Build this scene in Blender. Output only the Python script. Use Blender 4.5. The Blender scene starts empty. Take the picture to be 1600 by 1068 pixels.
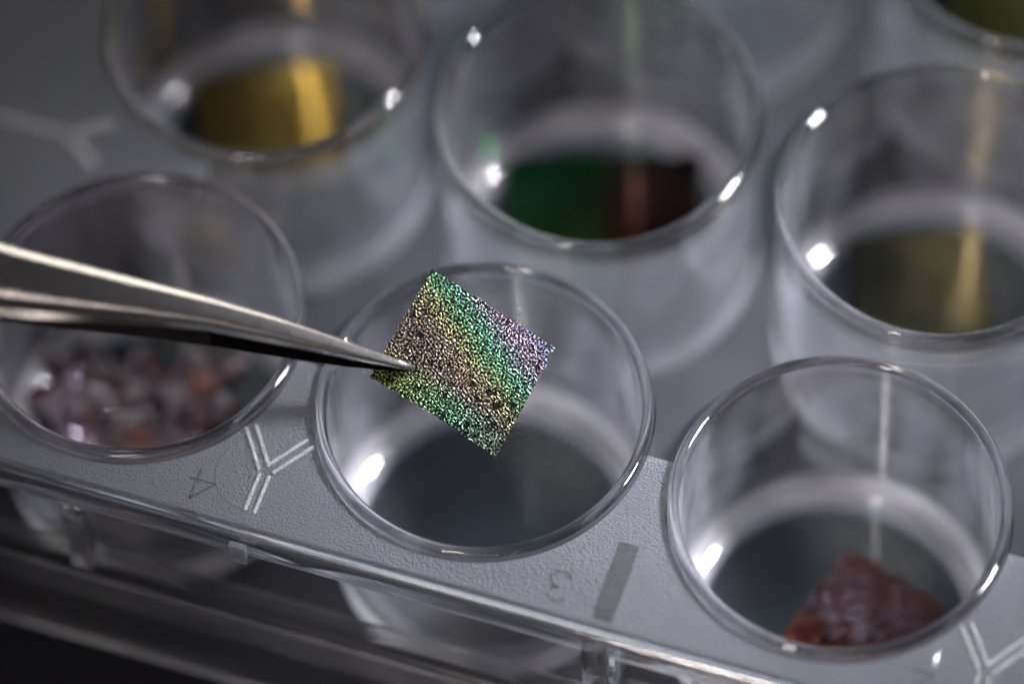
import bpy, bmesh, math, random
import numpy as np
from mathutils import Vector, Matrix

random.seed(4)
rng = np.random.default_rng(7)
S = 0.1                       # scene units per millimetre
PI = math.pi
scene = bpy.context.scene
COL = scene.collection

# ------------------------------------------------------------------ camera
CAM = Vector((88.29158742, -147.806844, 277.23880305))
FW = Vector((-0.19216462, 0.47489037, -0.85880842))
RT = Vector((0.94773305, 0.31693402, -0.03680896))
UP = Vector((-0.25470539, 0.82099449, 0.5109728))
FPX = 7128.666

def at_depth(px, py, depth):
    """world point (mm) seen at photo pixel px,py at a distance along the optical axis"""
    return CAM + (FW + RT * ((px - 800) / FPX) - UP * ((py - 534) / FPX)) * depth

def at_z(px, py, z):
    d = FW + RT * ((px - 800) / FPX) - UP * ((py - 534) / FPX)
    return CAM + d * ((z - CAM.z) / d.z)

FOCUS = (at_z(560, 775, -0.8) - CAM).dot(FW)
cd = bpy.data.cameras.new('camera')
cam = bpy.data.objects.new('camera', cd)
COL.objects.link(cam)
cam.matrix_world = Matrix((
    (RT.x, UP.x, -FW.x, CAM.x * S),
    (RT.y, UP.y, -FW.y, CAM.y * S),
    (RT.z, UP.z, -FW.z, CAM.z * S),
    (0, 0, 0, 1)))
cd.sensor_width = 360
cd.lens = 360 * FPX / 1600
cd.clip_start = 0.5
cd.clip_end = 2000
cd.dof.use_dof = True
cd.dof.focus_distance = FOCUS * S
cd.dof.aperture_fstop = cd.lens * 1e-3 / (20.0 * S)      # 20 mm wide aperture
cd.dof.aperture_blades = 9
scene.camera = cam

# ------------------------------------------------------------------ world, render settings
w = bpy.data.worlds.new("World")
scene.world = w
w.use_nodes = True
w.node_tree.nodes['Background'].inputs[0].default_value = (0.55, 0.62, 0.8, 1)
w.node_tree.nodes['Background'].inputs[1].default_value = 0.014
scene.view_settings.view_transform = 'Standard'
scene.view_settings.look = 'None'
scene.view_settings.exposure = 0
scene.view_settings.gamma = 1
cy = scene.cycles
cy.caustics_reflective = False
cy.max_bounces = 24
cy.transmission_bounces = 24
cy.glossy_bounces = 10
cy.diffuse_bounces = 3
cy.transparent_max_bounces = 24
cy.sample_clamp_indirect = 12
cy.blur_glossy = 0.6
cy.use_denoising = True
cy.denoiser = 'OPENIMAGEDENOISE'

# ------------------------------------------------------------------ lamps
def area(name, loc, target, sx, sy, rad, color, spread=PI):
    """rectangular lamp; rad = radiance of its face"""
    ld = bpy.data.lights.new(name, 'AREA')
    ld.shape = 'RECTANGLE'
    ld.size = sx * S
    ld.size_y = sy * S
    ld.energy = rad * PI * (sx * S) * (sy * S) / 1.0
    ld.color = color
    ld.spread = spread
    o = bpy.data.objects.new(name, ld)
    COL.objects.link(o)
    o.location = Vector(loc) * S
    d = (Vector(target) - Vector(loc)).normalized()
    o.rotation_euler = d.to_track_quat('-Z', 'Y').to_euler()
    return o

C0 = Vector((30, 8, 0))
def sph(az, el, dist):
    a, e = math.radians(az), math.radians(el)
    return C0 + Vector((math.sin(a) * math.cos(e), math.cos(a) * math.cos(e), math.sin(e))) * dist
# azimuth is clockwise from +y (away from the camera); camera stands at azimuth 158, elevation 59
def mirror_point(px, py, z, dist):
    d = (FW + RT * ((px - 800) / FPX) - UP * ((py - 534) / FPX)).normalized()
    p = CAM + d * ((z - CAM.z) / d.z)
    return p + Vector((d.x, d.y, -d.z)) * dist
# the window-like softbox stands where the bench mirrors it from beneath the plate, its left edge ending over the left wells
sb = [mirror_point(px, py, -20, 420) for px, py in ((520, 534), (1900, 534), (1000, -500), (1000, 1300))]
sbc = (sb[0] + sb[1]) / 2
area('softbox_back', sbc, mirror_point(1000, 534, -20, 0), (sb[1] - sb[0]).length, (sb[3] - sb[2]).length, 0.6, (0.68, 0.82, 1.0))
area('strip_window', sph(190, 60, 520), C0, 12, 230, 85, (1.0, 0.90, 0.88))
area('low_back_panel', sph(2, 31, 420), C0, 240, 85, 5, (1.0, 0.93, 0.82))
area('front_fill', sph(172, 72, 520), C0, 320, 320, 0.4, (0.92, 0.93, 1.0))
area('low_front_strip', sph(166, 27, 400), C0, 260, 34, 12, (1.0, 0.88, 0.84))
area('side_spot_right', sph(66, 46, 290), (40, 6, -6), 44, 44, 10.2, (0.95, 0.94, 1.0), spread=0.235)
area('side_panel_left', sph(-80, 50, 460), C0, 60, 200, 1, (1.0, 0.93, 0.82))

# ------------------------------------------------------------------ materials
def new_mat(name):
    m = bpy.data.materials.new(name)
    m.use_nodes = True
    nt = m.node_tree
    return m, nt, nt.nodes['Principled BSDF']

def node(nt, t, **kw):
    n = nt.nodes.new(t)
    for k, v in kw.items():
        setattr(n, k, v)
    return n

def ramp(nt, stops, interp='LINEAR'):
    r = nt.nodes.new('ShaderNodeValToRGB')
    r.color_ramp.interpolation = interp
    e = r.color_ramp.elements
    while len(e) < len(stops):
        e.new(0.5)
    for i, (p, c) in enumerate(stops):
        e[i].position = p
        e[i].color = (*c, 1)
    return r

def schlick(nt, f0=0.05):
    g = node(nt, 'ShaderNodeNewGeometry')
    dp = node(nt, 'ShaderNodeVectorMath', operation='DOT_PRODUCT')
    nt.links.new(g.outputs['Incoming'], dp.inputs[0])
    nt.links.new(g.outputs['Normal'], dp.inputs[1])
    ab = node(nt, 'ShaderNodeMath', operation='ABSOLUTE')
    nt.links.new(dp.outputs['Value'], ab.inputs[0])
    om = node(nt, 'ShaderNodeMath', operation='SUBTRACT')
    om.inputs[0].default_value = 1
    nt.links.new(ab.outputs[0], om.inputs[1])
    pw = node(nt, 'ShaderNodeMath', operation='POWER')
    pw.inputs[1].default_value = 5
    nt.links.new(om.outputs[0], pw.inputs[0])
    ma = node(nt, 'ShaderNodeMath', operation='MULTIPLY_ADD')
    ma.inputs[1].default_value = 1 - f0
    ma.inputs[2].default_value = f0
    nt.links.new(pw.outputs[0], ma.inputs[0])
    return ma

def clear_sheet(name, tint=(.96, .97, .98), rough=0.03, milk=0.0, milkcol=(.8, .8, .85), glass=0.0, bump=0.0, scale=2, f0=0.05, streak=None):
    """thin moulded sheet: mirror-like skin over straight-through light, a little haze, optionally part real refraction"""
    m, nt, b = new_mat(name)
    tr = node(nt, 'ShaderNodeBsdfTransparent')
    tr.inputs[0].default_value = (*tint, 1)
    gl = node(nt, 'ShaderNodeBsdfGlossy')
    gl.inputs['Roughness'].default_value = rough
    gl.inputs['Color'].default_value = (1, 1, 1, 1)
    mx = node(nt, 'ShaderNodeMixShader')
    nt.links.new(schlick(nt, f0).outputs[0], mx.inputs[0])
    nt.links.new(tr.outputs[0], mx.inputs[1])
    nt.links.new(gl.outputs[0], mx.inputs[2])
    last = mx
    tc = node(nt, 'ShaderNodeTexCoord')
    ns = node(nt, 'ShaderNodeTexNoise')
    ns.inputs['Scale'].default_value = scale
    ns.inputs['Detail'].default_value = 3
    if streak:
        mp = node(nt, 'ShaderNodeMapping')
        mp.inputs['Scale'].default_value = streak
        oi = node(nt, 'ShaderNodeObjectInfo')
        nt.links.new(oi.outputs['Random'], mp.inputs['Location'])
        nt.links.new(tc.outputs['Object'], mp.inputs[0])
        nt.links.new(mp.outputs[0], ns.inputs['Vector'])
    else:
        nt.links.new(tc.outputs['Object'], ns.inputs['Vector'])
    if bump:
        bp = node(nt, 'ShaderNodeBump')
        bp.inputs['Strength'].default_value = bump
        bp.inputs['Distance'].default_value = 0.01
        nt.links.new(ns.outputs['Fac'], bp.inputs['Height'])
        nt.links.new(bp.outputs['Normal'], gl.inputs['Normal'])
    if glass:
        b.inputs['Base Color'].default_value = (*tint, 1)
        b.inputs['Roughness'].default_value = rough
        b.inputs['IOR'].default_value = 1.58
        b.inputs['Transmission Weight'].default_value = 1
        m2 = node(nt, 'ShaderNodeMixShader')
        m2.inputs[0].default_value = glass
        nt.links.new(last.outputs[0], m2.inputs[1])
        nt.links.new(b.outputs[0], m2.inputs[2])
        last = m2
    if milk:
        d = node(nt, 'ShaderNodeBsdfDiffuse')
        d.inputs['Color'].default_value = (*milkcol, 1)
        tl = node(nt, 'ShaderNodeBsdfTranslucent')
        tl.inputs['Color'].default_value = (*milkcol, 1)
        md = node(nt, 'ShaderNodeMixShader')
        md.inputs[0].default_value = 0.45
        nt.links.new(d.outputs[0], md.inputs[1])
        nt.links.new(tl.outputs[0], md.inputs[2])
        m3 = node(nt, 'ShaderNodeMixShader')
        mr = node(nt, 'ShaderNodeMapRange')
        mr.inputs[1].default_value = 0.3
        mr.inputs[2].default_value = 0.7
        mr.inputs[3].default_value = milk * (0.25 if streak else 0.7)
        mr.inputs[4].default_value = milk * (1.9 if streak else 1.3)
        nt.links.new(ns.outputs['Fac'], mr.inputs[0])
        nt.links.new(mr.outputs[0], m3.inputs[0])
        nt.links.new(last.outputs[0], m3.inputs[1])
        nt.links.new(md.outputs[0], m3.inputs[2])
        last = m3
    nt.links.new(last.outputs[0], nt.nodes['Material Output'].inputs['Surface'])
    return m

def plastic(name, rough=0.03, tint=(0.97, 0.98, 1.0), bump=0.0, scale=10, detail=2, ior=1.58, milk=0.0, milkcol=(.7, .72, .78)):
    m, nt, b = new_mat(name)
    b.inputs['Base Color'].default_value = (*tint, 1)
    b.inputs['Roughness'].default_value = rough
    b.inputs['IOR'].default_value = ior
    b.inputs['Transmission Weight'].default_value = 1
    if bump:
        tc = node(nt, 'ShaderNodeTexCoord')
        ns = node(nt, 'ShaderNodeTexNoise')
        ns.inputs['Scale'].default_value = scale
        ns.inputs['Detail'].default_value = detail
        bp = node(nt, 'ShaderNodeBump')
        bp.inputs['Strength'].default_value = bump
        bp.inputs['Distance'].default_value = 0.07 if scale > 20 else 0.01
        nt.links.new(tc.outputs['Object'], ns.inputs['Vector'])
        nt.links.new(ns.outputs['Fac'], bp.inputs['Height'])
        nt.links.new(bp.outputs['Normal'], b.inputs['Normal'])
    if milk:
        d = node(nt, 'ShaderNodeBsdfDiffuse')
        d.inputs['Color'].default_value = (*milkcol, 1)
        tl = node(nt, 'ShaderNodeBsdfTranslucent')
        tl.inputs['Color'].default_value = (*milkcol, 1)
        md = node(nt, 'ShaderNodeMixShader')
        md.inputs[0].default_value = 0.4
        nt.links.new(d.outputs[0], md.inputs[1])
        nt.links.new(tl.outputs[0], md.inputs[2])
        mx = node(nt, 'ShaderNodeMixShader')
        mx.inputs[0].default_value = milk
        out = nt.nodes['Material Output']
        nt.links.new(b.outputs[0], mx.inputs[1])
        nt.links.new(md.outputs[0], mx.inputs[2])
        nt.links.new(mx.outputs[0], out.inputs['Surface'])
        if bump:
            nt.links.new(bp.outputs['Normal'], d.inputs['Normal'])
    return m

M_FLOOR = clear_sheet('well_floor_polystyrene', tint=(.8, .84, .88), rough=0.09, milk=0.003, f0=0.036)
M_CLEAR = plastic('clear_polystyrene', 0.03, bump=0.08, scale=1.2, milk=0.02)
M_RIM = plastic('well_rim_polystyrene', 0.03, tint=(.93, .95, .98), bump=0.08, scale=1.2)
M_WEB = clear_sheet('web_polystyrene', rough=0.05, milk=0.015, bump=0.2, f0=0.045)
M_SIDE = clear_sheet('side_wall_polystyrene', tint=(.93, .94, .95), rough=0.06, milk=0.01, bump=0.2)
M_WALL = clear_sheet('well_wall_polystyrene', rough=0.05, milk=0.05, milkcol=(.82, .83, .94), glass=0.6, bump=0.35, scale=2.2, streak=(1.6, 1.6, 0.35))
M_FOOT = clear_sheet('well_foot_polystyrene', rough=0.1, milk=0.2, milkcol=(.92, .9, .94), glass=0.5)
M_OUTFOOT = clear_sheet('outer_foot_polystyrene', rough=0.1, milk=0.6, milkcol=(.95, .92, .95), glass=0.5)  # extra milkiness stands in for the bright light arcs round the foot
M_FROST = plastic('frosted_polystyrene', 0.3, bump=1.0, scale=60, detail=2, milk=0.135, milkcol=(.72, .77, .88))
M_RIDGE = plastic('ridge_polystyrene', 0.12, milk=0.25, milkcol=(.85, .87, .92))
M_SKIRT = plastic('skirt_polystyrene', 0.12, tint=(.6, .59, .6), milk=0.004)
M_MARK = plastic('moulded_mark_polystyrene', 0.15, tint=(.75, .77, .82), milk=0.2, milkcol=(.15, .16, .18))
M_WINDOW = plastic('grained_window_polystyrene', 0.22, tint=(.6, .6, .63), milk=0.07, milkcol=(.3, .32, .36), bump=1.0, scale=30, detail=3)

def wear_nodes(nt, scale, lo, hi):
    tc = node(nt, 'ShaderNodeTexCoord')
    ns = node(nt, 'ShaderNodeTexNoise')
    ns.inputs['Scale'].default_value = scale
    ns.inputs['Detail'].default_value = 6
    mr = node(nt, 'ShaderNodeMapRange')
    mr.inputs[3].default_value = lo
    mr.inputs[4].default_value = hi
    nt.links.new(tc.outputs['Object'], ns.inputs['Vector'])
    nt.links.new(ns.outputs['Fac'], mr.inputs[0])
    return mr, ns, tc

# black bench top
M_TABLE, nt, b = new_mat('black_bench')
mr, ns, tc = wear_nodes(nt, 0.8, 0.4, 0.6)
nt.links.new(mr.outputs[0], b.inputs['Roughness'])
b.inputs['Base Color'].default_value = (0.006, 0.006, 0.008, 1)
b.inputs['Specular IOR Level'].default_value = 0.12

# steel
M_STEEL, nt, b = new_mat('brushed_steel')
b.inputs['Metallic'].default_value = 1
b.inputs['Base Color'].default_value = (0.60, 0.585, 0.57, 1)
tc = node(nt, 'ShaderNodeTexCoord')
mp = node(nt, 'ShaderNodeMapping')
mp.inputs['Scale'].default_value = (1.5, 60, 60)
ns = node(nt, 'ShaderNodeTexNoise')
ns.inputs['Scale'].default_value = 3
ns.inputs['Detail'].default_value = 5
mr = node(nt, 'ShaderNodeMapRange')
mr.inputs[3].default_value = 0.14
mr.inputs[4].default_value = 0.28
bp = node(nt, 'ShaderNodeBump')
bp.inputs['Strength'].default_value = 0.25
bp.inputs['Distance'].default_value = 0.004
nt.links.new(tc.outputs['Object'], mp.inputs[0])
nt.links.new(mp.outputs[0], ns.inputs['Vector'])
nt.links.new(ns.outputs['Fac'], mr.inputs[0])
nt.links.new(mr.outputs[0], b.inputs['Roughness'])
nt.links.new(ns.outputs['Fac'], bp.inputs['Height'])
nt.links.new(bp.outputs['Normal'], b.inputs['Normal'])

M_STEEL_DARK = M_STEEL.copy()  # darker copy: back arm's shade and oxide put into the base colour
M_STEEL_DARK.name = 'shaded_oxide_steel'
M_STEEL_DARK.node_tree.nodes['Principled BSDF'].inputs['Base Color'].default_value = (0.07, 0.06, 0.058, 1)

# iridescent film of the held chip: interference orders run across its face (uv), film missing where the sheet is pitted
M_FILM, nt, b = new_mat('iridescent_crackled_film')
uv = node(nt, 'ShaderNodeUVMap')
sx = node(nt, 'ShaderNodeSeparateXYZ')
nt.links.new(uv.outputs[0], sx.inputs[0])
mu = node(nt, 'ShaderNodeMath', operation='MULTIPLY')
mu.inputs[1].default_value = 0.5
nt.links.new(sx.outputs[0], mu.inputs[0])
ad = node(nt, 'ShaderNodeMath', operation='ADD')
nt.links.new(mu.outputs[0], ad.inputs[0])
nt.links.new(sx.outputs[1], ad.inputs[1])
wob = node(nt, 'ShaderNodeTexNoise')
wob.inputs['Scale'].default_value = 9
wob.inputs['Detail'].default_value = 4
nt.links.new(uv.outputs[0], wob.inputs['Vector'])
wm = node(nt, 'ShaderNodeMath', operation='MULTIPLY_ADD')
wm.inputs[1].default_value = 0.16
wm.inputs[2].default_value = -0.08
nt.links.new(wob.outputs['Fac'], wm.inputs[0])
ad2 = node(nt, 'ShaderNodeMath', operation='ADD')
nt.links.new(ad.outputs[0], ad2.inputs[0])
nt.links.new(wm.outputs[0], ad2.inputs[1])
hs = node(nt, 'ShaderNodeMath', operation='DIVIDE')
hs.inputs[1].default_value = 1.5
nt.links.new(ad2.outputs[0], hs.inputs[0])
rp = ramp(nt, [(0.0, (.30, .23, .19)), (0.38, (.32, .25, .20)), (0.50, (.36, .31, .18)), (0.57, (.36, .40, .17)),
               (0.64, (.18, .44, .21)), (0.72, (.17, .42, .29)), (0.79, (.34, .36, .40)), (0.85, (.44, .31, .43)),
               (0.92, (.33, .30, .46)), (1.0, (.20, .28, .40))])
nt.links.new(hs.outputs[0], rp.inputs[0])
lo = node(nt, 'ShaderNodeMath', operation='ADD')
nt.links.new(sx.outputs[1], lo.inputs[0])
nt.links.new(wm.outputs[0], lo.inputs[1])
mr = node(nt, 'ShaderNodeMapRange')
mr.interpolation_type = 'SMOOTHSTEP'
mr.inputs[1].default_value = 0.34
mr.inputs[2].default_value = 0.12
nt.links.new(lo.outputs[0], mr.inputs[0])
rg = ramp(nt, [(0.0, (.42, .42, .12)), (0.3, (.26, .44, .15)), (0.6, (.17, .40, .24)), (1.0, (.26, .34, .24))])
nt.links.new(sx.outputs[0], rg.inputs[0])
mx = node(nt, 'ShaderNodeMix', data_type='RGBA')
nt.links.new(mr.outputs[0], mx.inputs[0])
nt.links.new(rp.outputs[0], mx.inputs[6])
nt.links.new(rg.outputs[0], mx.inputs[7])
at = node(nt, 'ShaderNodeAttribute')
at.attribute_name = 'film'
mx2 = node(nt, 'ShaderNodeMix', data_type='RGBA')
nt.links.new(at.outputs['Fac'], mx2.inputs[0])
mx2.inputs[6].default_value = (0.006, 0.006, 0.008, 1)
nt.links.new(mx.outputs[2], mx2.inputs[7])
gain = node(nt, 'ShaderNodeMix', data_type='RGBA', blend_type='MULTIPLY')
gain.inputs[0].default_value = 1
nt.links.new(mx2.outputs[2], gain.inputs[6])
gain.inputs[7].default_value = (0.58, 0.58, 0.58, 1)
nt.links.new(gain.outputs[2], b.inputs['Base Color'])
b.inputs['Metallic'].default_value = 0.85
b.inputs['Roughness'].default_value = 0.38

def chip_mat(name, stops, rough=0.18, metallic=1.0, scale=3, bump=0.1, axis=0, bscale=25, xstops=None, nz=0.5, uw=1.0):
    """smooth film whose colour drifts across the sheet"""
    m, nt, b = new_mat(name)
    uv = node(nt, 'ShaderNodeUVMap')
    sx = node(nt, 'ShaderNodeSeparateXYZ')
    nt.links.new(uv.outputs[0], sx.inputs[0])
    ns = node(nt, 'ShaderNodeTexNoise')
    ns.inputs['Scale'].default_value = scale
    ns.inputs['Detail'].default_value = 5
    nt.links.new(uv.outputs[0], ns.inputs['Vector'])
    ma = node(nt, 'ShaderNodeMath', operation='MULTIPLY_ADD')
    ma.inputs[1].default_value = nz
    ma.inputs[2].default_value = 0.5 * (1 - uw) - nz * 0.5
    nt.links.new(ns.outputs['Fac'], ma.inputs[0])
    ad = node(nt, 'ShaderNodeMath', operation='ADD')
    um = node(nt, 'ShaderNodeMath', operation='MULTIPLY')
    um.inputs[1].default_value = uw
    nt.links.new(sx.outputs[axis], um.inputs[0])
    nt.links.new(um.outputs[0], ad.inputs[0])
    nt.links.new(ma.outputs[0], ad.inputs[1])
    r = ramp(nt, stops)
    nt.links.new(ad.outputs[0], r.inputs[0])
    if xstops:
        r2 = ramp(nt, xstops)
        a2 = node(nt, 'ShaderNodeMath', operation='ADD')
        nt.links.new(sx.outputs[1 - axis], a2.inputs[0])
        nt.links.new(ma.outputs[0], a2.inputs[1])
        nt.links.new(a2.outputs[0], r2.inputs[0])
        mm = node(nt, 'ShaderNodeMix', data_type='RGBA', blend_type='MULTIPLY')
        mm.inputs[0].default_value = 1
        nt.links.new(r.outputs[0], mm.inputs[6])
        nt.links.new(r2.outputs[0], mm.inputs[7])
        nt.links.new(mm.outputs[2], b.inputs['Base Color'])
    else:
        nt.links.new(r.outputs[0], b.inputs['Base Color'])
    b.inputs['Metallic'].default_value = metallic
    b.inputs['Roughness'].default_value = rough
    n2 = node(nt, 'ShaderNodeTexNoise')
    n2.inputs['Scale'].default_value = bscale
    n2.inputs['Detail'].default_value = 3
    bp = node(nt, 'ShaderNodeBump')
    bp.inputs['Strength'].default_value = bump
    bp.inputs['Distance'].default_value = 0.02
    nt.links.new(uv.outputs[0], n2.inputs['Vector'])
    nt.links.new(n2.outputs['Fac'], bp.inputs['Height'])
    nt.links.new(bp.outputs['Normal'], b.inputs['Normal'])
    return m

M_GOLD = chip_mat('gold_film', [(0, (.26, .17, .05)), (0.5, (.40, .28, .075)), (1, (.40, .27, .06))], rough=0.13, nz=0.9, scale=7)
M_GREEN = chip_mat('dark_green_film', [(0.05, (.02, .16, .09)), (0.3, (.03, .18, .09)), (0.45, (.28, .10, .05)), (0.75, (.22, .13, .12)), (1, (.06, .10, .08))], rough=0.12, axis=1, xstops=[(0.1, (.12, .75, .3)), (0.45, (.08, .3, .12)), (0.58, (.11, .08, .08)), (0.8, (.05, .045, .05))])
M_OLIVE = chip_mat('olive_film', [(0, (.07, .062, .045)), (1, (.09, .075, .036))], rough=0.16)
M_DKOLIVE = chip_mat('dark_olive_film', [(0, (.05, .055, .02)), (1, (.07, .065, .025))], rough=0.3)
M_COPPER = chip_mat('crumpled_copper_film', [(0.05, (.11, .05, .035)), (0.3, (.17, .15, .19)), (0.42, (.08, .03, .02)), (0.52, (.5, .49, .52)), (0.6, (.09, .05, .05)), (0.72, (.17, .14, .17)), (0.85, (.45, .20, .12)), (0.97, (.1, .05, .04))], rough=0.2, scale=4, bump=0.9, bscale=14, nz=2.2, uw=0.3)
M_RED = chip_mat('red_sparkling_film', [(0.05, (.15, .05, .035)), (0.3, (.12, .06, .055)), (0.45, (.27, .24, .29)), (0.55, (.12, .055, .055)), (0.7, (.2, .15, .18)), (0.9, (.13, .07, .07))], rough=0.27, scale=6, bump=1.0, axis=1, bscale=26, nz=1.0)

# ------------------------------------------------------------------ mesh helpers
def obj(name, me, mat, parent=None, smooth=True):
    if isinstance(me, bmesh.types.BMesh):
        bm = me
        me = bpy.data.meshes.new(name)
        bm.to_mesh(me)
        bm.free()
    o = bpy.data.objects.new(name, me)
    COL.objects.link(o)
    if mat is not None:
        me.materials.clear()
        me.materials.append(mat)
    if smooth:
        me.polygons.foreach_set('use_smooth', [True] * len(me.polygons))
    if parent is not None:
        o.parent = parent
    return o

def sharp(me, deg=35):
    try:
        me.set_sharp_from_angle(angle=math.radians(deg))
    except Exception:
        pass

def lathe(profile, seg=128, closed=True):
    """profile [(r,z)] in mm; closed loops give a ring, open profiles starting and ending at r=0 give a disc"""
    bm = bmesh.new()
    rings = []
    for r, z in profile:
        if r < 1e-6:
            rings.append([bm.verts.new((0, 0, z * S))])
        else:
            rings.append([bm.verts.new((r * math.cos(2 * PI * k / seg) * S, r * math.sin(2 * PI * k / seg) * S, z * S)) for k in range(seg)])
    n = len(rings)
    for i in range(n if closed else n - 1):
        a, b_ = rings[i], rings[(i + 1) % n]
        for k in range(seg):
            k2 = (k + 1) % seg
            if len(a) == 1 and len(b_) == 1:
                continue
            if len(a) == 1:
                bm.faces.new((a[0], b_[k], b_[k2]))
            elif len(b_) == 1:
                bm.faces.new((a[k], b_[0], a[k2]))
            else:
                bm.faces.new((a[k], b_[k], b_[k2], a[k2]))
    bmesh.ops.recalc_face_normals(bm, faces=bm.faces)
    return bm

def arc(cx, cz, r, a0, a1, n):
    return [(cx + r * math.cos(math.radians(a0 + (a1 - a0) * i / n)), cz + r * math.sin(math.radians(a0 + (a1 - a0) * i / n))) for i in range(n + 1)]

def sweep_rect(profile, x0, x1, y0, y1, rc=5.0, nseg=10):
    """closed profile [(outward offset, z)] swept round a rectangle with rounded corners (mm)"""
    path = []
    for (cx, cyy, a) in ((x1 - rc, y1 - rc, 0), (x0 + rc, y1 - rc, 90), (x0 + rc, y0 + rc, 180), (x1 - rc, y0 + rc, 270)):
        for i in range(nseg + 1):
            t = math.radians(a + 90 * i / nseg)
            path.append(((cx, cyy), (math.cos(t), math.sin(t))))
    bm = bmesh.new()
    rings = []
    for (c, d) in path:
        rings.append([bm.verts.new(((c[0] + d[0] * (rc + o)) * S, (c[1] + d[1] * (rc + o)) * S, z * S)) for o, z in profile])
    n, m = len(rings), len(profile)
    for i in range(n):
        a, b_ = rings[i], rings[(i + 1) % n]
        for k in range(m):
            bm.faces.new((a[k], a[(k + 1) % m], b_[(k + 1) % m], b_[k]))
    bmesh.ops.recalc_face_normals(bm, faces=bm.faces)
    return bm

def prism(poly, z0, z1, bevel=0.0):
    bm = bmesh.new()
    a = [bm.verts.new((x * S, y * S, z0 * S)) for x, y in poly]
    b_ = [bm.verts.new((x * S, y * S, z1 * S)) for x, y in poly]
    bm.faces.new(a[::-1])
    bm.faces.new(b_)
    n = len(poly)
    for i in range(n):
        bm.faces.new((a[i], a[(i + 1) % n], b_[(i + 1) % n], b_[i]))
    bmesh.ops.recalc_face_normals(bm, faces=bm.faces)
    if bevel:
        bmesh.ops.bevel(bm, geom=list(bm.edges), offset=bevel * S, segments=2, affect='EDGES', profile=0.6)
    return bm

def bar_poly(p, q, wd):
    p, q = Vector(p), Vector(q)
    d = (q - p).normalized()
    n = Vector((-d.y, d.x)) * wd / 2
    return [tuple(p - n), tuple(q - n), tuple(q + n), tuple(p + n)]

def join_bms(bms):
    out = bmesh.new()
    for b_ in bms:
        me = bpy.data.meshes.new('tmp')
        b_.to_mesh(me)
        b_.free()
        out.from_mesh(me)
        bpy.data.meshes.remove(me)
    return out

def tube(pts, r, seg=8):
    """round stroke through points (mm)"""
    bm = bmesh.new()
    rings = []
    for i, p in enumerate(pts):
        p = Vector(p)
        d = (Vector(pts[min(i + 1, len(pts) - 1)]) - Vector(pts[max(i - 1, 0)])).normalized()
        a = Vector((0, 0, 1))
        s_ = d.cross(a).normalized()
        u_ = s_.cross(d)
        rings.append([bm.verts.new((p + (s_ * math.cos(2 * PI * k / seg) + u_ * math.sin(2 * PI * k / seg)) * r) * S) for k in range(seg)])
    for i in range(len(rings) - 1):
        for k in range(seg):
            bm.faces.new((rings[i][k], rings[i][(k + 1) % seg], rings[i + 1][(k + 1) % seg], rings[i + 1][k]))
    bm.faces.new(rings[0])
    bm.faces.new(rings[-1])
    bmesh.ops.recalc_face_normals(bm, faces=bm.faces)
    return bm

# ------------------------------------------------------------------ the bench
TABLE_Z = -20.4
bm = bmesh.new()
bmesh.ops.create_grid(bm, x_segments=4, y_segments=4, size=1500 * S)
t = obj('bench_top', bm, M_TABLE)
t.location = (0, 0, TABLE_Z * S)
t['kind'] = 'structure'
t['label'] = 'matt black bench top under the well plate'

# ------------------------------------------------------------------ the well plate
plate = bpy.data.objects.new('well_plate', None)
COL.objects.link(plate)
plate.location = (0, 0, TABLE_Z * S)
plate['label'] = 'clear plastic twelve-well plate with frosted numbered edge, resting on the black bench'
plate['category'] = 'well plate'
bpy.context.view_layer.update()
PINV = Matrix.Translation((0, 0, -TABLE_Z * S))

def part(name, bm, mat, parent=plate, smooth=True, sh=35):
    o = obj(name, bm, mat, parent, smooth)
    if parent is plate:
        o.matrix_parent_inverse = PINV
    if sh:
        sharp(o.data, sh)
    return o

X0, X1, Y0, Y1 = -21.5, 99.5, -13.6, 65.6
P = 26.0
XS = [0, 26, 52, 78]
YS = [0, 26, 52]
RH = 12.06

def quad_patch(cx, cyy, qx, qy, ex, ey, n=16):
    """quarter ring between a well hole and the rectangle corner (cx+qx*ex, cy+qy*ey)"""
    inner, outer = [], []
    for i in range(2 * n + 1):
        a = (PI / 2) * i / (2 * n)
        c_, s_ = math.cos(a), math.sin(a)
        inner.append((cx + qx * RH * c_, cyy + qy * RH * s_))
        tx = ex / c_ if c_ > 1e-9 else 1e9
        ty = ey / s_ if s_ > 1e-9 else 1e9
        k = min(tx, ty)
        outer.append((cx + qx * k * c_, cyy + qy * k * s_))
    # make sure the corner is hit
    ang = math.atan2(ey, ex)
    j = min(range(2 * n + 1), key=lambda q: abs(q * (PI / 2) / (2 * n) - ang))
    outer[j] = (cx + qx * ex, cyy + qy * ey)
    return inner, outer

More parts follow.
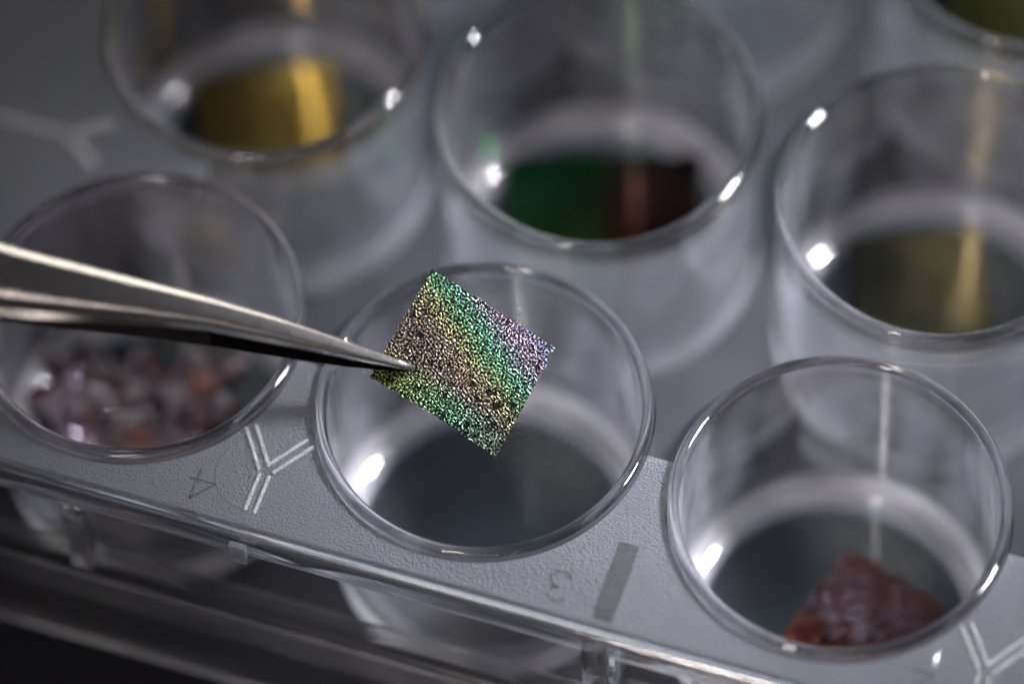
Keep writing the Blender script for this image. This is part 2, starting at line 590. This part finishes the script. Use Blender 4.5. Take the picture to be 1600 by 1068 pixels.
def deck_mesh(want, ztop, zbot):
    bm = bmesh.new()
    for cx in XS:
        for cyy in YS:
            for qx in (-1, 1):
                for qy in (-1, 1):
                    outer_x = (cx == 0 and qx < 0) or (cx == 78 and qx > 0)
                    outer_y = (cyy == 0 and qy < 0) or (cyy == 52 and qy > 0)
                    border = outer_x or outer_y
                    if border != want:
                        continue
                    ex = 21.5 if outer_x else 13.0
                    ey = 13.6 if outer_y else 13.0
                    i_, o_ = quad_patch(cx, cyy, qx, qy, ex, ey)
                    vi = [bm.verts.new((x * S, y * S, ztop * S)) for x, y in i_]
                    vo = [bm.verts.new((x * S, y * S, ztop * S)) for x, y in o_]
                    for k in range(len(vi) - 1):
                        f = (vi[k], vo[k], vo[k + 1], vi[k + 1])
                        bm.faces.new(f if qx * qy > 0 else f[::-1])
    bmesh.ops.remove_doubles(bm, verts=bm.verts, dist=0.0008)
    r = bmesh.ops.extrude_face_region(bm, geom=list(bm.faces))
    vs = [g for g in r['geom'] if isinstance(g, bmesh.types.BMVert)]
    bmesh.ops.translate(bm, verts=vs, vec=(0, 0, (zbot - ztop) * S))
    bmesh.ops.recalc_face_normals(bm, faces=bm.faces)
    return bm

part('frosted_border', deck_mesh(True, -0.8, -2.0), M_FROST, smooth=False, sh=None)
part('clear_web', deck_mesh(False, -1.25, -2.0), M_WEB, smooth=False, sh=None)

# raised bead round the deck edge
bead = [(0.02, -2.6), (0.02, -1.15), (0.12, -1.02)] + arc(0.38, -1.94, 0.94, 95, -12, 14) + [(1.22, -2.8), (1.05, -3.1), (0.6, -3.2), (0.2, -3.0)]
part('edge_bead', sweep_rect(bead, X0, X1, Y0, Y1, 5), M_CLEAR, sh=50)
# side wall hanging below the bead
wall = [(-0.9, -2.05), (-0.05, -2.05), (0.0, -3.0), (0.35, -12.0), (-0.75, -12.0)]
part('side_wall', sweep_rect(wall, X0, X1, Y0, Y1, 5), M_SIDE)
# skirt: ledge, ribbed face, foot bead
skirt = [(-0.75, -12.05), (0.4, -12.05), (1.2, -12.1), (1.6, -12.35), (1.8, -12.8), (2.6, -18.6), (3.1, -18.9), (3.3, -19.4), (3.3, -20.1), (2.9, -20.35), (1.9, -20.35), (1.5, -20.0), (0.7, -13.4), (0.3, -13.1), (-0.75, -13.1)]
part('skirt', sweep_rect(skirt, X0, X1, Y0, Y1, 5), M_SKIRT)
# fine grip ribs moulded on the left half of the near skirt face
for k in range(56):
    x = -16.0 + k * 0.5
    if k == 0:
        bmr = bmesh.new()
        bmesh.ops.create_cube(bmr, size=1)
        bmesh.ops.scale(bmr, verts=bmr.verts, vec=(0.2 * S, 0.16 * S, 5.2 * S))
        first = part('grip_rib', bmr, M_SKIRT, smooth=False, sh=None)
        o = first
    else:
        o = first.copy()
        COL.objects.link(o)
    o.location = Vector((x, Y0 - 2.32, -15.9)) * S
    o.rotation_euler = (-math.atan2(0.8, 5.8), 0, 0)

# upright ribs on the side wall, square tabs on the bead
for x, out_, zt in ((0, 1.25, -3.3), (39, 2.0, -0.95), (78, 1.25, -3.3)):
    poly = [(x - 0.8, Y0 - out_), (x + 0.8, Y0 - out_), (x + 1.0, Y0 - (0.45 if out_ < 1.5 else 1.34)), (x - 1.0, Y0 - (0.45 if out_ < 1.5 else 1.34))]
    part('wall_rib', prism(poly, -12.0, zt, 0.2), M_CLEAR)
for x in (13, 65):
    poly = [(x - 0.62, Y0 - 1.75), (x + 0.62, Y0 - 1.75), (x + 0.62, Y0 - 1.32), (x - 0.62, Y0 - 1.32)]
    part('edge_tab', prism(poly, -3.3, -0.95, 0.12), M_FROST)

# webs of the deck: a Y between each outer pair of wells, a straight one between the middle pair
def y_web(cx, cyy, angs, lens, name='y_web'):
    """three arms, each a pair of narrow parallel ridges"""
    bms = []
    for i, (a, l) in enumerate(zip(angs, lens)):
        d = Vector((math.cos(a), math.sin(a)))
        n = Vector((-d.y, d.x))
        for sgn in (-1, 1):
            k0 = 0.16 if abs(math.sin(angs[0] - a)) < 0.1 else 0.35
            p = Vector((cx, cyy)) + d * k0 + n * sgn * 0.36
            q = Vector((cx, cyy)) + d * l + n * sgn * 0.36
            bms.append(prism(bar_poly(p, q, 0.26), -0.79 - 0.003 * i - 0.002 * sgn, -0.56 - 0.004 * i - 0.003 * sgn, 0.09))
    return part(name, join_bms(bms), M_RIDGE, smooth=False, sh=None)  # pale raised ridges stand in for the highlights on the web sides

def spokes(cx, cyy, stem_ang):
    return [math.radians(stem_ang), math.radians(stem_ang + 145), math.radians(stem_ang - 145)]

for x in (13, 65):
    y_web(x, -9.3, spokes(x, -9.3, -90), [3.3, 3.9, 3.9])
    y_web(x, 61.3, spokes(x, 61.3, 90), [3.3, 3.9, 3.9])
for y in (13, 39):
    y_web(-10.6, y, spokes(0, 0, 180), [10.0, 3.6, 3.6])
    y_web(88.6, y, spokes(0, 0, 0), [10.0, 3.6, 3.6])
bmw = prism(bar_poly((39, -6.9), (39, -13.0), 1.5), -12.0, -2.03, 0.08)
part('straight_web', bmw, M_CLEAR)
part('web_window', prism(bar_poly((39, -7.1), (39, -13.2), 1.4), -0.82, -0.66, 0.05), M_WINDOW, smooth=False)
bmw = prism(bar_poly((39, 58.9), (39, 65.0), 1.5), -12.0, -2.03, 0.08)
part('straight_web', bmw, M_CLEAR)

# faint ejector circles and moulded numbers on the frosted border
def ring_pts(cx, cyy, r, z, a0=0, a1=360, n=48):
    return [(cx + r * math.cos(math.radians(a0 + (a1 - a0) * i / n)), cyy + r * math.sin(math.radians(a0 + (a1 - a0) * i / n)), z) for i in range(n + 1)]
for x in (12.4, 38.6, 64.4):
    part('ejector_circle', tube(ring_pts(x, -9.6, 2.9, -0.8, 150, 290), 0.035), M_MARK)

GLYPH = {
    '4': [[(0.62, -0.05), (0.62, 1.0)], [(0.62, 1.0), (0.0, 0.32), (0.85, 0.32)]],
    '3': [[(0.02, 0.86), (0.12, 0.97), (0.3, 1.0), (0.5, 0.95), (0.6, 0.78), (0.52, 0.6), (0.28, 0.54), (0.54, 0.47), (0.66, 0.28), (0.56, 0.07), (0.3, 0.0), (0.1, 0.04), (0.0, 0.16)]],
    '2': [[(0.03, 0.78), (0.14, 0.95), (0.34, 1.0), (0.54, 0.92), (0.6, 0.72), (0.5, 0.52), (0.0, 0.0), (0.64, 0.0)]],
    '1': [[(0.1, 0.8), (0.35, 1.0), (0.35, 0.0)]],
}
def number(ch, cx, cyy, h=2.3):
    bms = []
    for st in GLYPH[ch]:
        pts = [(cx - (x - 0.33) * h * 0.95, cyy - (y - 0.5) * h, -0.79) for x, y in st]
        bms.append(tube(pts, 0.11))
    o = part('column_number', join_bms(bms), M_MARK)
    o['label'] = 'moulded number ' + ch
for ch, x in (('4', 9.2), ('3', 35.3), ('2', 61.0), ('1', 87)):
    number(ch, x, -11.6)

# the twelve wells
prof = [(11.12, -0.98), (11.1, -0.5)] + arc(11.45, -0.36, 0.35, 180, 90, 4) + arc(11.62, -0.36, 0.35, 90, 0, 4) + [(11.98, -0.98), (11.92, -2.3), (11.8, -10), (11.74, -16.4), (11.7, -17.5), (11.7, -18.6)] + arc(11.3, -19.5, 0.4, 0, -90, 3) + \
       [(10.9, -19.9), (10.55, -19.2), (9.72, -19.2), (9.72, -17.95)] + arc(9.74, -16.55, 1.4, -90, 0, 6)[1:] + [(11.13, -8)]
bw = lathe(prof, 144)
well_me = bpy.data.meshes.new('well')
bw.to_mesh(well_me); bw.free()
fl = lathe([(0, -17.95), (5, -17.95), (9.69, -17.95), (9.69, -19.2), (5, -19.2), (0, -19.2)], 144, closed=False)
floor_me = bpy.data.meshes.new('well_floor')
fl.to_mesh(floor_me); fl.free()
WCX = {}
for x in XS:
    for y in YS:
        o = obj('well', well_me, M_WALL, plate)
        o.matrix_parent_inverse = PINV
        o.location = (x * S, y * S, 0)
        f = obj('well_floor', floor_me, M_FLOOR, o)
        WCX[(x, y)] = o
sharp(well_me, 50)
sharp(floor_me, 30)
well_me.materials.append(M_RIM)
well_me.materials.append(M_FOOT)
well_me.materials.append(M_OUTFOOT)
for p_ in well_me.polygons:
    if p_.center.z > -1.2 * S or (p_.center.z > -2.4 * S and Vector(p_.center[:2]).length > 11.8 * S):
        p_.material_index = 1
    elif p_.center.z < -16.3 * S:
        p_.material_index = 3 if Vector(p_.center[:2]).length > 11.3 * S else 2

# ------------------------------------------------------------------ sheets lying in the wells
def sheet(name, label, cx, cyy, sx_, sy_, deg, mat, rough_h=0.0, wl=3.0, curl=0.0, n=44, cat='film sample', zc=-17.93, edge=0.12, th=0.25, facets=False):
    xs = np.linspace(-.5, .5, n)
    X, Y = np.meshgrid(xs, xs, indexing='ij')
    H = np.zeros_like(X)
    for k in range(26):
        a = rng.uniform(0, 2 * PI)
        f = rng.uniform(0.6, 1.4) * 2 * PI / wl
        H += np.cos((np.cos(a) * X * sx_ + np.sin(a) * Y * sy_) * f + rng.uniform(0, 2 * PI)) / 5
    for k in range(40):
        a = rng.uniform(0, 2 * PI)
        f = rng.uniform(0.6, 1.4) * 2 * PI / (wl * 0.3)
        H += np.cos((np.cos(a) * X * sx_ + np.sin(a) * Y * sy_) * f + rng.uniform(0, 2 * PI)) / 16
    H = H * rough_h + curl * (X ** 2 + Y ** 2)
    ex = 1 + edge * 0.25 * np.sin(Y * 19 + rng.uniform(0, 6))
    ey = 1 + edge * 0.25 * np.sin(X * 23 + rng.uniform(0, 6))
    PX, PY = X * sx_ * ex, Y * sy_ * ey
    H = H - H.min()
    verts = np.concatenate([np.stack([PX, PY, H + th], -1).reshape(-1, 3), np.stack([PX, PY, H], -1).reshape(-1, 3)]) * S
    faces = []
    N = n * n
    idx = lambda i, j: i * n + j
    for i in range(n - 1):
        for j in range(n - 1):
            q = (idx(i, j), idx(i + 1, j), idx(i + 1, j + 1), idx(i, j + 1))
            faces.append(q)
            faces.append(tuple(v + N for v in q[::-1]))
    for i in range(n - 1):
        for (a, b_) in ((idx(i + 1, 0), idx(i, 0)), (idx(i, n - 1), idx(i + 1, n - 1)), (idx(0, i), idx(0, i + 1)), (idx(n - 1, i + 1), idx(n - 1, i))):
            faces.append((b_, a, a + N, b_ + N))
    me = bpy.data.meshes.new(name)
    me.from_pydata(verts.tolist(), [], faces)
    uvl = me.uv_layers.new(name='UVMap')
    li = np.zeros(len(me.loops), dtype=np.int32)
    me.loops.foreach_get('vertex_index', li)
    uu = np.stack([X + .5, Y + .5], -1).reshape(-1, 2)
    uvl.data.foreach_set('uv', uu[li % N].ravel())
    o = obj(name, me, mat, smooth=not facets)
    if not facets:
        sharp(me, 50)
    o.location = (cx * S, cyy * S, zc * S)
    o.rotation_euler = (0, 0, math.radians(deg))
    o['label'] = label
    o['category'] = cat
    o['group'] = 'film samples lying in the wells'
    return o

sheet('gold_chip', 'shiny gold square of film in the upper left well', -1.9, 28.3, 10.6, 10.2, 26, M_GOLD, 0.01, 4)
sheet('green_chip', 'dark green and brown film in the well behind the held chip', 26.0, 26.2, 14.8, 14.4, 18, M_GREEN, 0.01, 5)
sheet('olive_chip', 'dull olive square of film in the well at right edge, behind the reddish one', 50.3, 28.6, 10.2, 10.2, 22, M_OLIVE, 0.01, 4)
sheet('dark_olive_chip', 'dark olive film barely seen in the top right corner well', 50.5, 54.5, 10, 9.5, 15, M_DKOLIVE, 0.02, 4)
sheet('copper_chip', 'crumpled copper and lavender film in the well under the tweezers', -2.6, 0.2, 14.0, 11.0, 14, M_COPPER, 0.26, 1.6, n=80, edge=0.7, facets=True)
sheet('red_chip', 'reddish brown sparkling film in the lower right well', 54.2, 0.2, 8.6, 9.0, -18, M_RED, 0.17, 0.7, n=80, edge=0.15, facets=True)

# ------------------------------------------------------------------ the held iridescent chip
D0 = FOCUS
def held_chip():
    A = at_depth(676, 420, D0 + 0.25)
    B = at_depth(868, 543, D0 + 0.1)
    Cc = at_depth(774, 714, D0 - 0.45)
    Dd = at_depth(577, 588, D0 - 0.1)
    nu, nv = 400, 350
    u = np.linspace(0, 1, nu)
    v = np.linspace(0, 1, nv)
    U, V = np.meshgrid(u, v, indexing='ij')
    # random band-limited relief: narrow wandering ridges
    X, Y = U * 10.2, V * 8.7
    def band(wl, spread, n, seed):
        r = np.random.default_rng(seed)
        F = np.zeros_like(X)
        for k in range(n):
            a = r.uniform(0, 2 * PI)
            f = 2 * PI / (wl * r.uniform(1 - spread, 1 + spread))
            F += np.cos((np.cos(a) * X + np.sin(a) * Y) * f + r.uniform(0, 2 * PI))
        return F / math.sqrt(n / 2)
    warp = band(2.0, .4, 12, 1) * 0.03
    X = X + warp
    R = band(0.245, .35, 90, 2) + 0.4 * band(0.13, .25, 60, 3)
    big = band(0.9, .4, 30, 4)
    H = np.tanh(R * 1.1) * 0.036 + band(0.4, .4, 30, 5) * 0.02
    film = 1 / (1 + np.exp(-1.8 * (R - 0.4 + 0.25 * band(0.6, .5, 30, 9)) * 4.0))
    # pits, larger and more frequent towards the right and lower edges
    r = np.random.default_rng(11)
    pits = [(0.145, 0.50, 0.28, 0.24), (0.10, 0.68, .24, .13), (0.045, 0.6, .2, .18), (0.62, 0.52 - .14, .3, .13), (0.75, .40, .2, .3), (0.70, 0.30, .2, .22), (0.84, .34, .42, .2), (0.33, .12, .2, .15), (0.5, .18, .18, .3), (0.95, .78, .25, .22), (0.9, .55, .3, .12), (0.88, .2, .3, .22), (0.55, .03, .3, .16), (0.72, .08, .2, .3), (0.42, .42, .26, .1), (0.93, .42, .25, .25), (0.38, .36, .2, .15)]
    for k in range(70):
        uu = r.uniform(0, 1) ** 0.6
        vv = r.uniform(0, 1) ** 1.3
        pits.append((uu, vv, r.uniform(.08, .19), r.uniform(.06, .15)))
    pit = np.zeros_like(H)
    for (pu, pv, ra, rb) in pits:
        a = r.uniform(0, PI)
        dx, dy = X - pu * 10.2, Y - pv * 8.7
        ddx = dx * math.cos(a) + dy * math.sin(a)
        ddy = -dx * math.sin(a) + dy * math.cos(a)
        q = (ddx / ra) ** 2 + (ddy / rb) ** 2 + 0.25 * R
        pit = np.maximum(pit, 1 / (1 + np.exp((q - 1) * 6)))
    H = H * (1 - pit) - 0.12 * pit
    film = film * (1 - pit)
    dens = np.clip((U - .55) * 1.1 * (1 - V) * 1.2, 0, .5)
    film = film * np.clip(1 - dens * (big > -0.1) * 1.3, 0, 1)
    # outline: ragged edges and a nick in the right side
    def lerp(a, b_, t_):
        return np.array(a)[None, None, :] * (1 - t_)[..., None] + np.array(b_)[None, None, :] * t_[..., None]
    rag = lambda t_, s_: 0.002 * np.sin(t_ * 31 + s_) + 0.0025 * np.sin(t_ * 83 + 2 * s_) + 0.003 * np.sin(t_ * 190 + s_)
    Ue = 0.5 + (U - 0.5) * (1 + 2 * np.where(U > .5, rag(V, 1) - 0.02 * np.exp(-((V - .93) / .03) ** 2), rag(V, 4)))
    Ve = 0.5 + (V - 0.5) * (1 + 2 * np.where(V > .5, rag(U, 2), rag(U, 3) - 0.018 * np.sin(U * PI)))
    bot = lerp(Dd, Cc, Ue)
    top = lerp(A, B, Ue)
    Pp = bot * (1 - Ve)[..., None] + top * Ve[..., None]
    e1 = (B - A).normalized()
    e2 = (A - Dd).normalized()
    nrm = e1.cross(e2).normalized()
    if nrm.dot(FW) > 0:
        nrm = -nrm
    nn = np.array(nrm)
    curve = -0.25 * ((V - .45) * 2) ** 2 - 0.1 * ((U - .4) * 2) ** 2
    topv = Pp + (curve + H)[..., None] * nn
    botv = Pp + (curve - 0.28)[..., None] * nn
    N = nu * nv
    org = (at_depth(720, 568, D0)) 
    verts = (np.concatenate([topv.reshape(-1, 3), botv.reshape(-1, 3)]) - np.array(org)) * S
    I, J = np.meshgrid(np.arange(nu - 1), np.arange(nv - 1), indexing='ij')
    a = (I * nv + J).ravel(); b_ = ((I + 1) * nv + J).ravel(); c = ((I + 1) * nv + J + 1).ravel(); d = (I * nv + J + 1).ravel()
    f1 = np.stack([a, b_, c, d], 1)
    # underside: coarse copy is enough
    faces = f1.tolist()
    faces += [[x + N for x in q[::-1]] for q in f1[::1].tolist()]
    for i in range(nu - 1):
        faces.append([i * nv, i * nv + N, (i + 1) * nv + N, (i + 1) * nv])
        faces.append([(i + 1) * nv + nv - 1, (i + 1) * nv + nv - 1 + N, i * nv + nv - 1 + N, i * nv + nv - 1])
    for j in range(nv - 1):
        faces.append([j + 1, j + 1 + N, j + N, j])
        k = (nu - 1) * nv + j
        faces.append([k, k + N, k + 1 + N, k + 1])
    me = bpy.data.meshes.new('iridescent_chip')
    me.from_pydata(verts.tolist(), [], faces)
    li = np.zeros(len(me.loops), dtype=np.int32)
    me.loops.foreach_get('vertex_index', li)
    uvl = me.uv_layers.new(name='UVMap')
    uu = np.stack([U, V], -1).reshape(-1, 2)
    uvl.data.foreach_set('uv', uu[li % N].astype(np.float32).ravel())
    at_ = me.attributes.new('film', 'FLOAT', 'POINT')
    at_.data.foreach_set('value', np.concatenate([film.ravel(), np.zeros(N)]).astype(np.float32))
    o = obj('iridescent_chip', me, M_FILM)
    sharp(me, 80)
    o.location = org * S
    o['label'] = 'small square chip with crackled green, gold and purple film held by the tweezers'
    o['category'] = 'film sample'
    return nrm

NRM = held_chip()

# ------------------------------------------------------------------ tweezers
tw = bpy.data.objects.new('tweezers', None)
COL.objects.link(tw)
tip0 = at_depth(646, 575, D0 - 0.6)
tw.location = tip0 * S
tw['label'] = 'fine pointed steel tweezers reaching in from the left and gripping the chip'
tw['category'] = 'tweezers'
AX = (at_depth(0, 436, D0 - 7.5) - tip0).normalized()       # from the tip towards the hand
NV = (-FW - AX * (-FW).dot(AX)).normalized()                # towards the viewer
UV_ = AX.cross(NV).normalized()
if UV_.dot(UP) < 0:
    UV_ = -UV_
WV = -UV_                      # right-handed frame: along the arm, down across it, towards the viewer
TW = Matrix(((AX.x, WV.x, NV.x), (AX.y, WV.y, NV.y), (AX.z, WV.z, NV.z))).to_4x4()

def loft(stations, sect):
    """stations [(s, centre_u, centre_n, width, thickness)], sect = [(u,n)] unit outline; mm along AX/UV/NV"""
    bm = bmesh.new()
    rings = []
    for (s, cu, cn, wd, th) in stations:
        rings.append([bm.verts.new(Vector((s, -(cu + u_), cn + n_)) * S) for (u_, n_) in sect(wd, th)])
    m = len(rings[0])
    for i in range(len(rings) - 1):
        for k in range(m):
            bm.faces.new((rings[i][k], rings[i][(k + 1) % m], rings[i + 1][(k + 1) % m], rings[i + 1][k]))
    bm.faces.new(rings[0])
    bm.faces.new(rings[-1])
    bmesh.ops.recalc_face_normals(bm, faces=bm.faces)
    return bm

def sect_front(wd, th):
    """outline in mm: thin rounded bevel above, broad face, edge line, rolled-under lower side"""
    sg = 1 if th > 0 else -1
    t_ = abs(th)
    k = min(1.0, wd / 3.4, t_ / 1.0)
    out = [(-wd * .5, 0.0), (wd * .5, 0.0)]
    u_, n_ = wd * .5, max(t_ * 0.1, t_ * .97 - 0.48 * k)
    out.append((u_, n_))
    for a in (40, 44, 48, 54):
        a = math.radians(a)
        u_ -= 0.17 * k * math.sin(a)
        n_ += 0.17 * k * math.cos(a)
        out.append((u_, n_))
    top = max(n_ + 0.02, t_)
    out += [(wd * .2, n_ + (top - n_) * .55), (wd * -.02, n_ + (top - n_) * .9), (-wd * .10, top)]
    u_, n_ = -wd * .10, top
    L = wd * .13
    for a in (11, 17, 42, 62, 76):
        a = math.radians(a)
        u_ -= L * .62 * math.cos(a)
        n_ -= L * .62 * math.sin(a)
        out.append((u_, max(n_, 0.12 * t_)))
    out.append((-wd * .5, 0.1 * t_))
    return [(a, sg * b_) for a, b_ in out]

def arm_part(name, bm, parent=tw, mat=M_STEEL):
    o = obj(name, bm, mat, parent)
    sharp(o.data, 28)
    o.rotation_euler = TW.to_euler() if parent is tw else (0, 0, 0)
    return o

def interp(tab, s):
    for (a, b_) in zip(tab, tab[1:]):
        if s <= b_[0]:
            t_ = (s - a[0]) / (b_[0] - a[0])
            return [x + (y - x) * t_ for x, y in zip(a, b_)][1:]
    return list(tab[-1][1:])

# s (mm from tip): centre offset u, width, thickness
FRB = [(0, 0.0, 0.18, 0.14), (0.35, 0.02, 0.42, 0.28), (1, 0.04, 0.66, 0.45), (3, 0.10, 1.02, 0.62), (6, 0.22, 1.6, 0.78), (10, 0.3, 2.35, .95), (15, .33, 2.95, 1.1), (20, .2, 3.65, 1.2), (28.5, -0.1, 4.75, 1.3), (45, -.3, 7.4, 1.4), (80, -.6, 9, 1.5), (118, -.6, 8, 1.4), (128, -.6, 6.5, 1.0)]
FR = [(0, 0.0, 0.18, 0.14), (0.35, 0.02, 0.42, 0.28), (1, 0.05, 0.62, 0.45), (3, 0.16, .92, 0.62), (6, 0.33, 1.36, 0.78), (10, 0.55, 1.85, .95), (15, .68, 2.25, 1.1), (20, .45, 3.15, 1.2), (28.5, -0.05, 4.65, 1.3)] + FRB[9:]
st, sb = [], []
ss = [0, .15, .35, .6, 1, 1.5, 2.2, 3, 4, 5, 6, 7.5, 9, 10.5, 12, 13.5, 15, 17, 19, 21, 24, 28, 34, 42, 55, 70, 85, 100, 112, 120, 128]
def gap(s):
    return 0.10 + 0.075 * s if s < 60 else max(0.02, 4.6 * (128 - s) / 68)
for s in ss:
    cu, wd, th = interp(FR, s)
    st.append((s, cu, 0.42 + gap(s) * 0.5, wd, th))
    cu, wd, th = interp(FRB, s)
    sb.append((s, cu - 0.12 - 0.3 * min(1, s / 5) * (1 if s < 60 else (128 - s) / 68), -0.02 - gap(s) * 0.5, wd * 0.96, -th))
front = arm_part('arm', loft(st, sect_front))
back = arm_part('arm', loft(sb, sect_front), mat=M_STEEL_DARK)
# serrations on the inner faces of the jaws: little teeth
def teeth(parent, sgn, side_st):
    bms = []
    tm = bmesh.new()
    for k in range(64):
        s = 1.6 + k * 0.2
        cu, wd, th = interp(FR if sgn > 0 else FRB, s)
        for q in side_st:
            if q[0] >= s:
                break
        cn = 0.42 + gap(s) * 0.5 if sgn > 0 else -0.02 - gap(s) * 0.5
        cu2 = cu if sgn > 0 else cu - 0.12 - 0.3 * min(1, s / 5)
        hw = wd * 0.47
        h = 0.15 * (-sgn)
        v = [tm.verts.new(Vector((p_[0], -p_[1], p_[2])) * S) for p_ in ((s - .09, cu2 - hw, cn + .02 * sgn), (s + .09, cu2 - hw, cn + .02 * sgn), (s + .09, cu2 + hw, cn + .02 * sgn), (s - .09, cu2 + hw, cn + .02 * sgn), (s, cu2 - hw, cn + h), (s, cu2 + hw, cn + h))]
        for f in ((0, 1, 2, 3), (0, 4, 1), (3, 2, 5), (0, 3, 5, 4), (1, 4, 5, 2)):
            tm.faces.new([v[i] for i in f])
    bmesh.ops.recalc_face_normals(tm, faces=tm.faces)
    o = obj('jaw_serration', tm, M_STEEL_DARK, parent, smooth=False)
    return o
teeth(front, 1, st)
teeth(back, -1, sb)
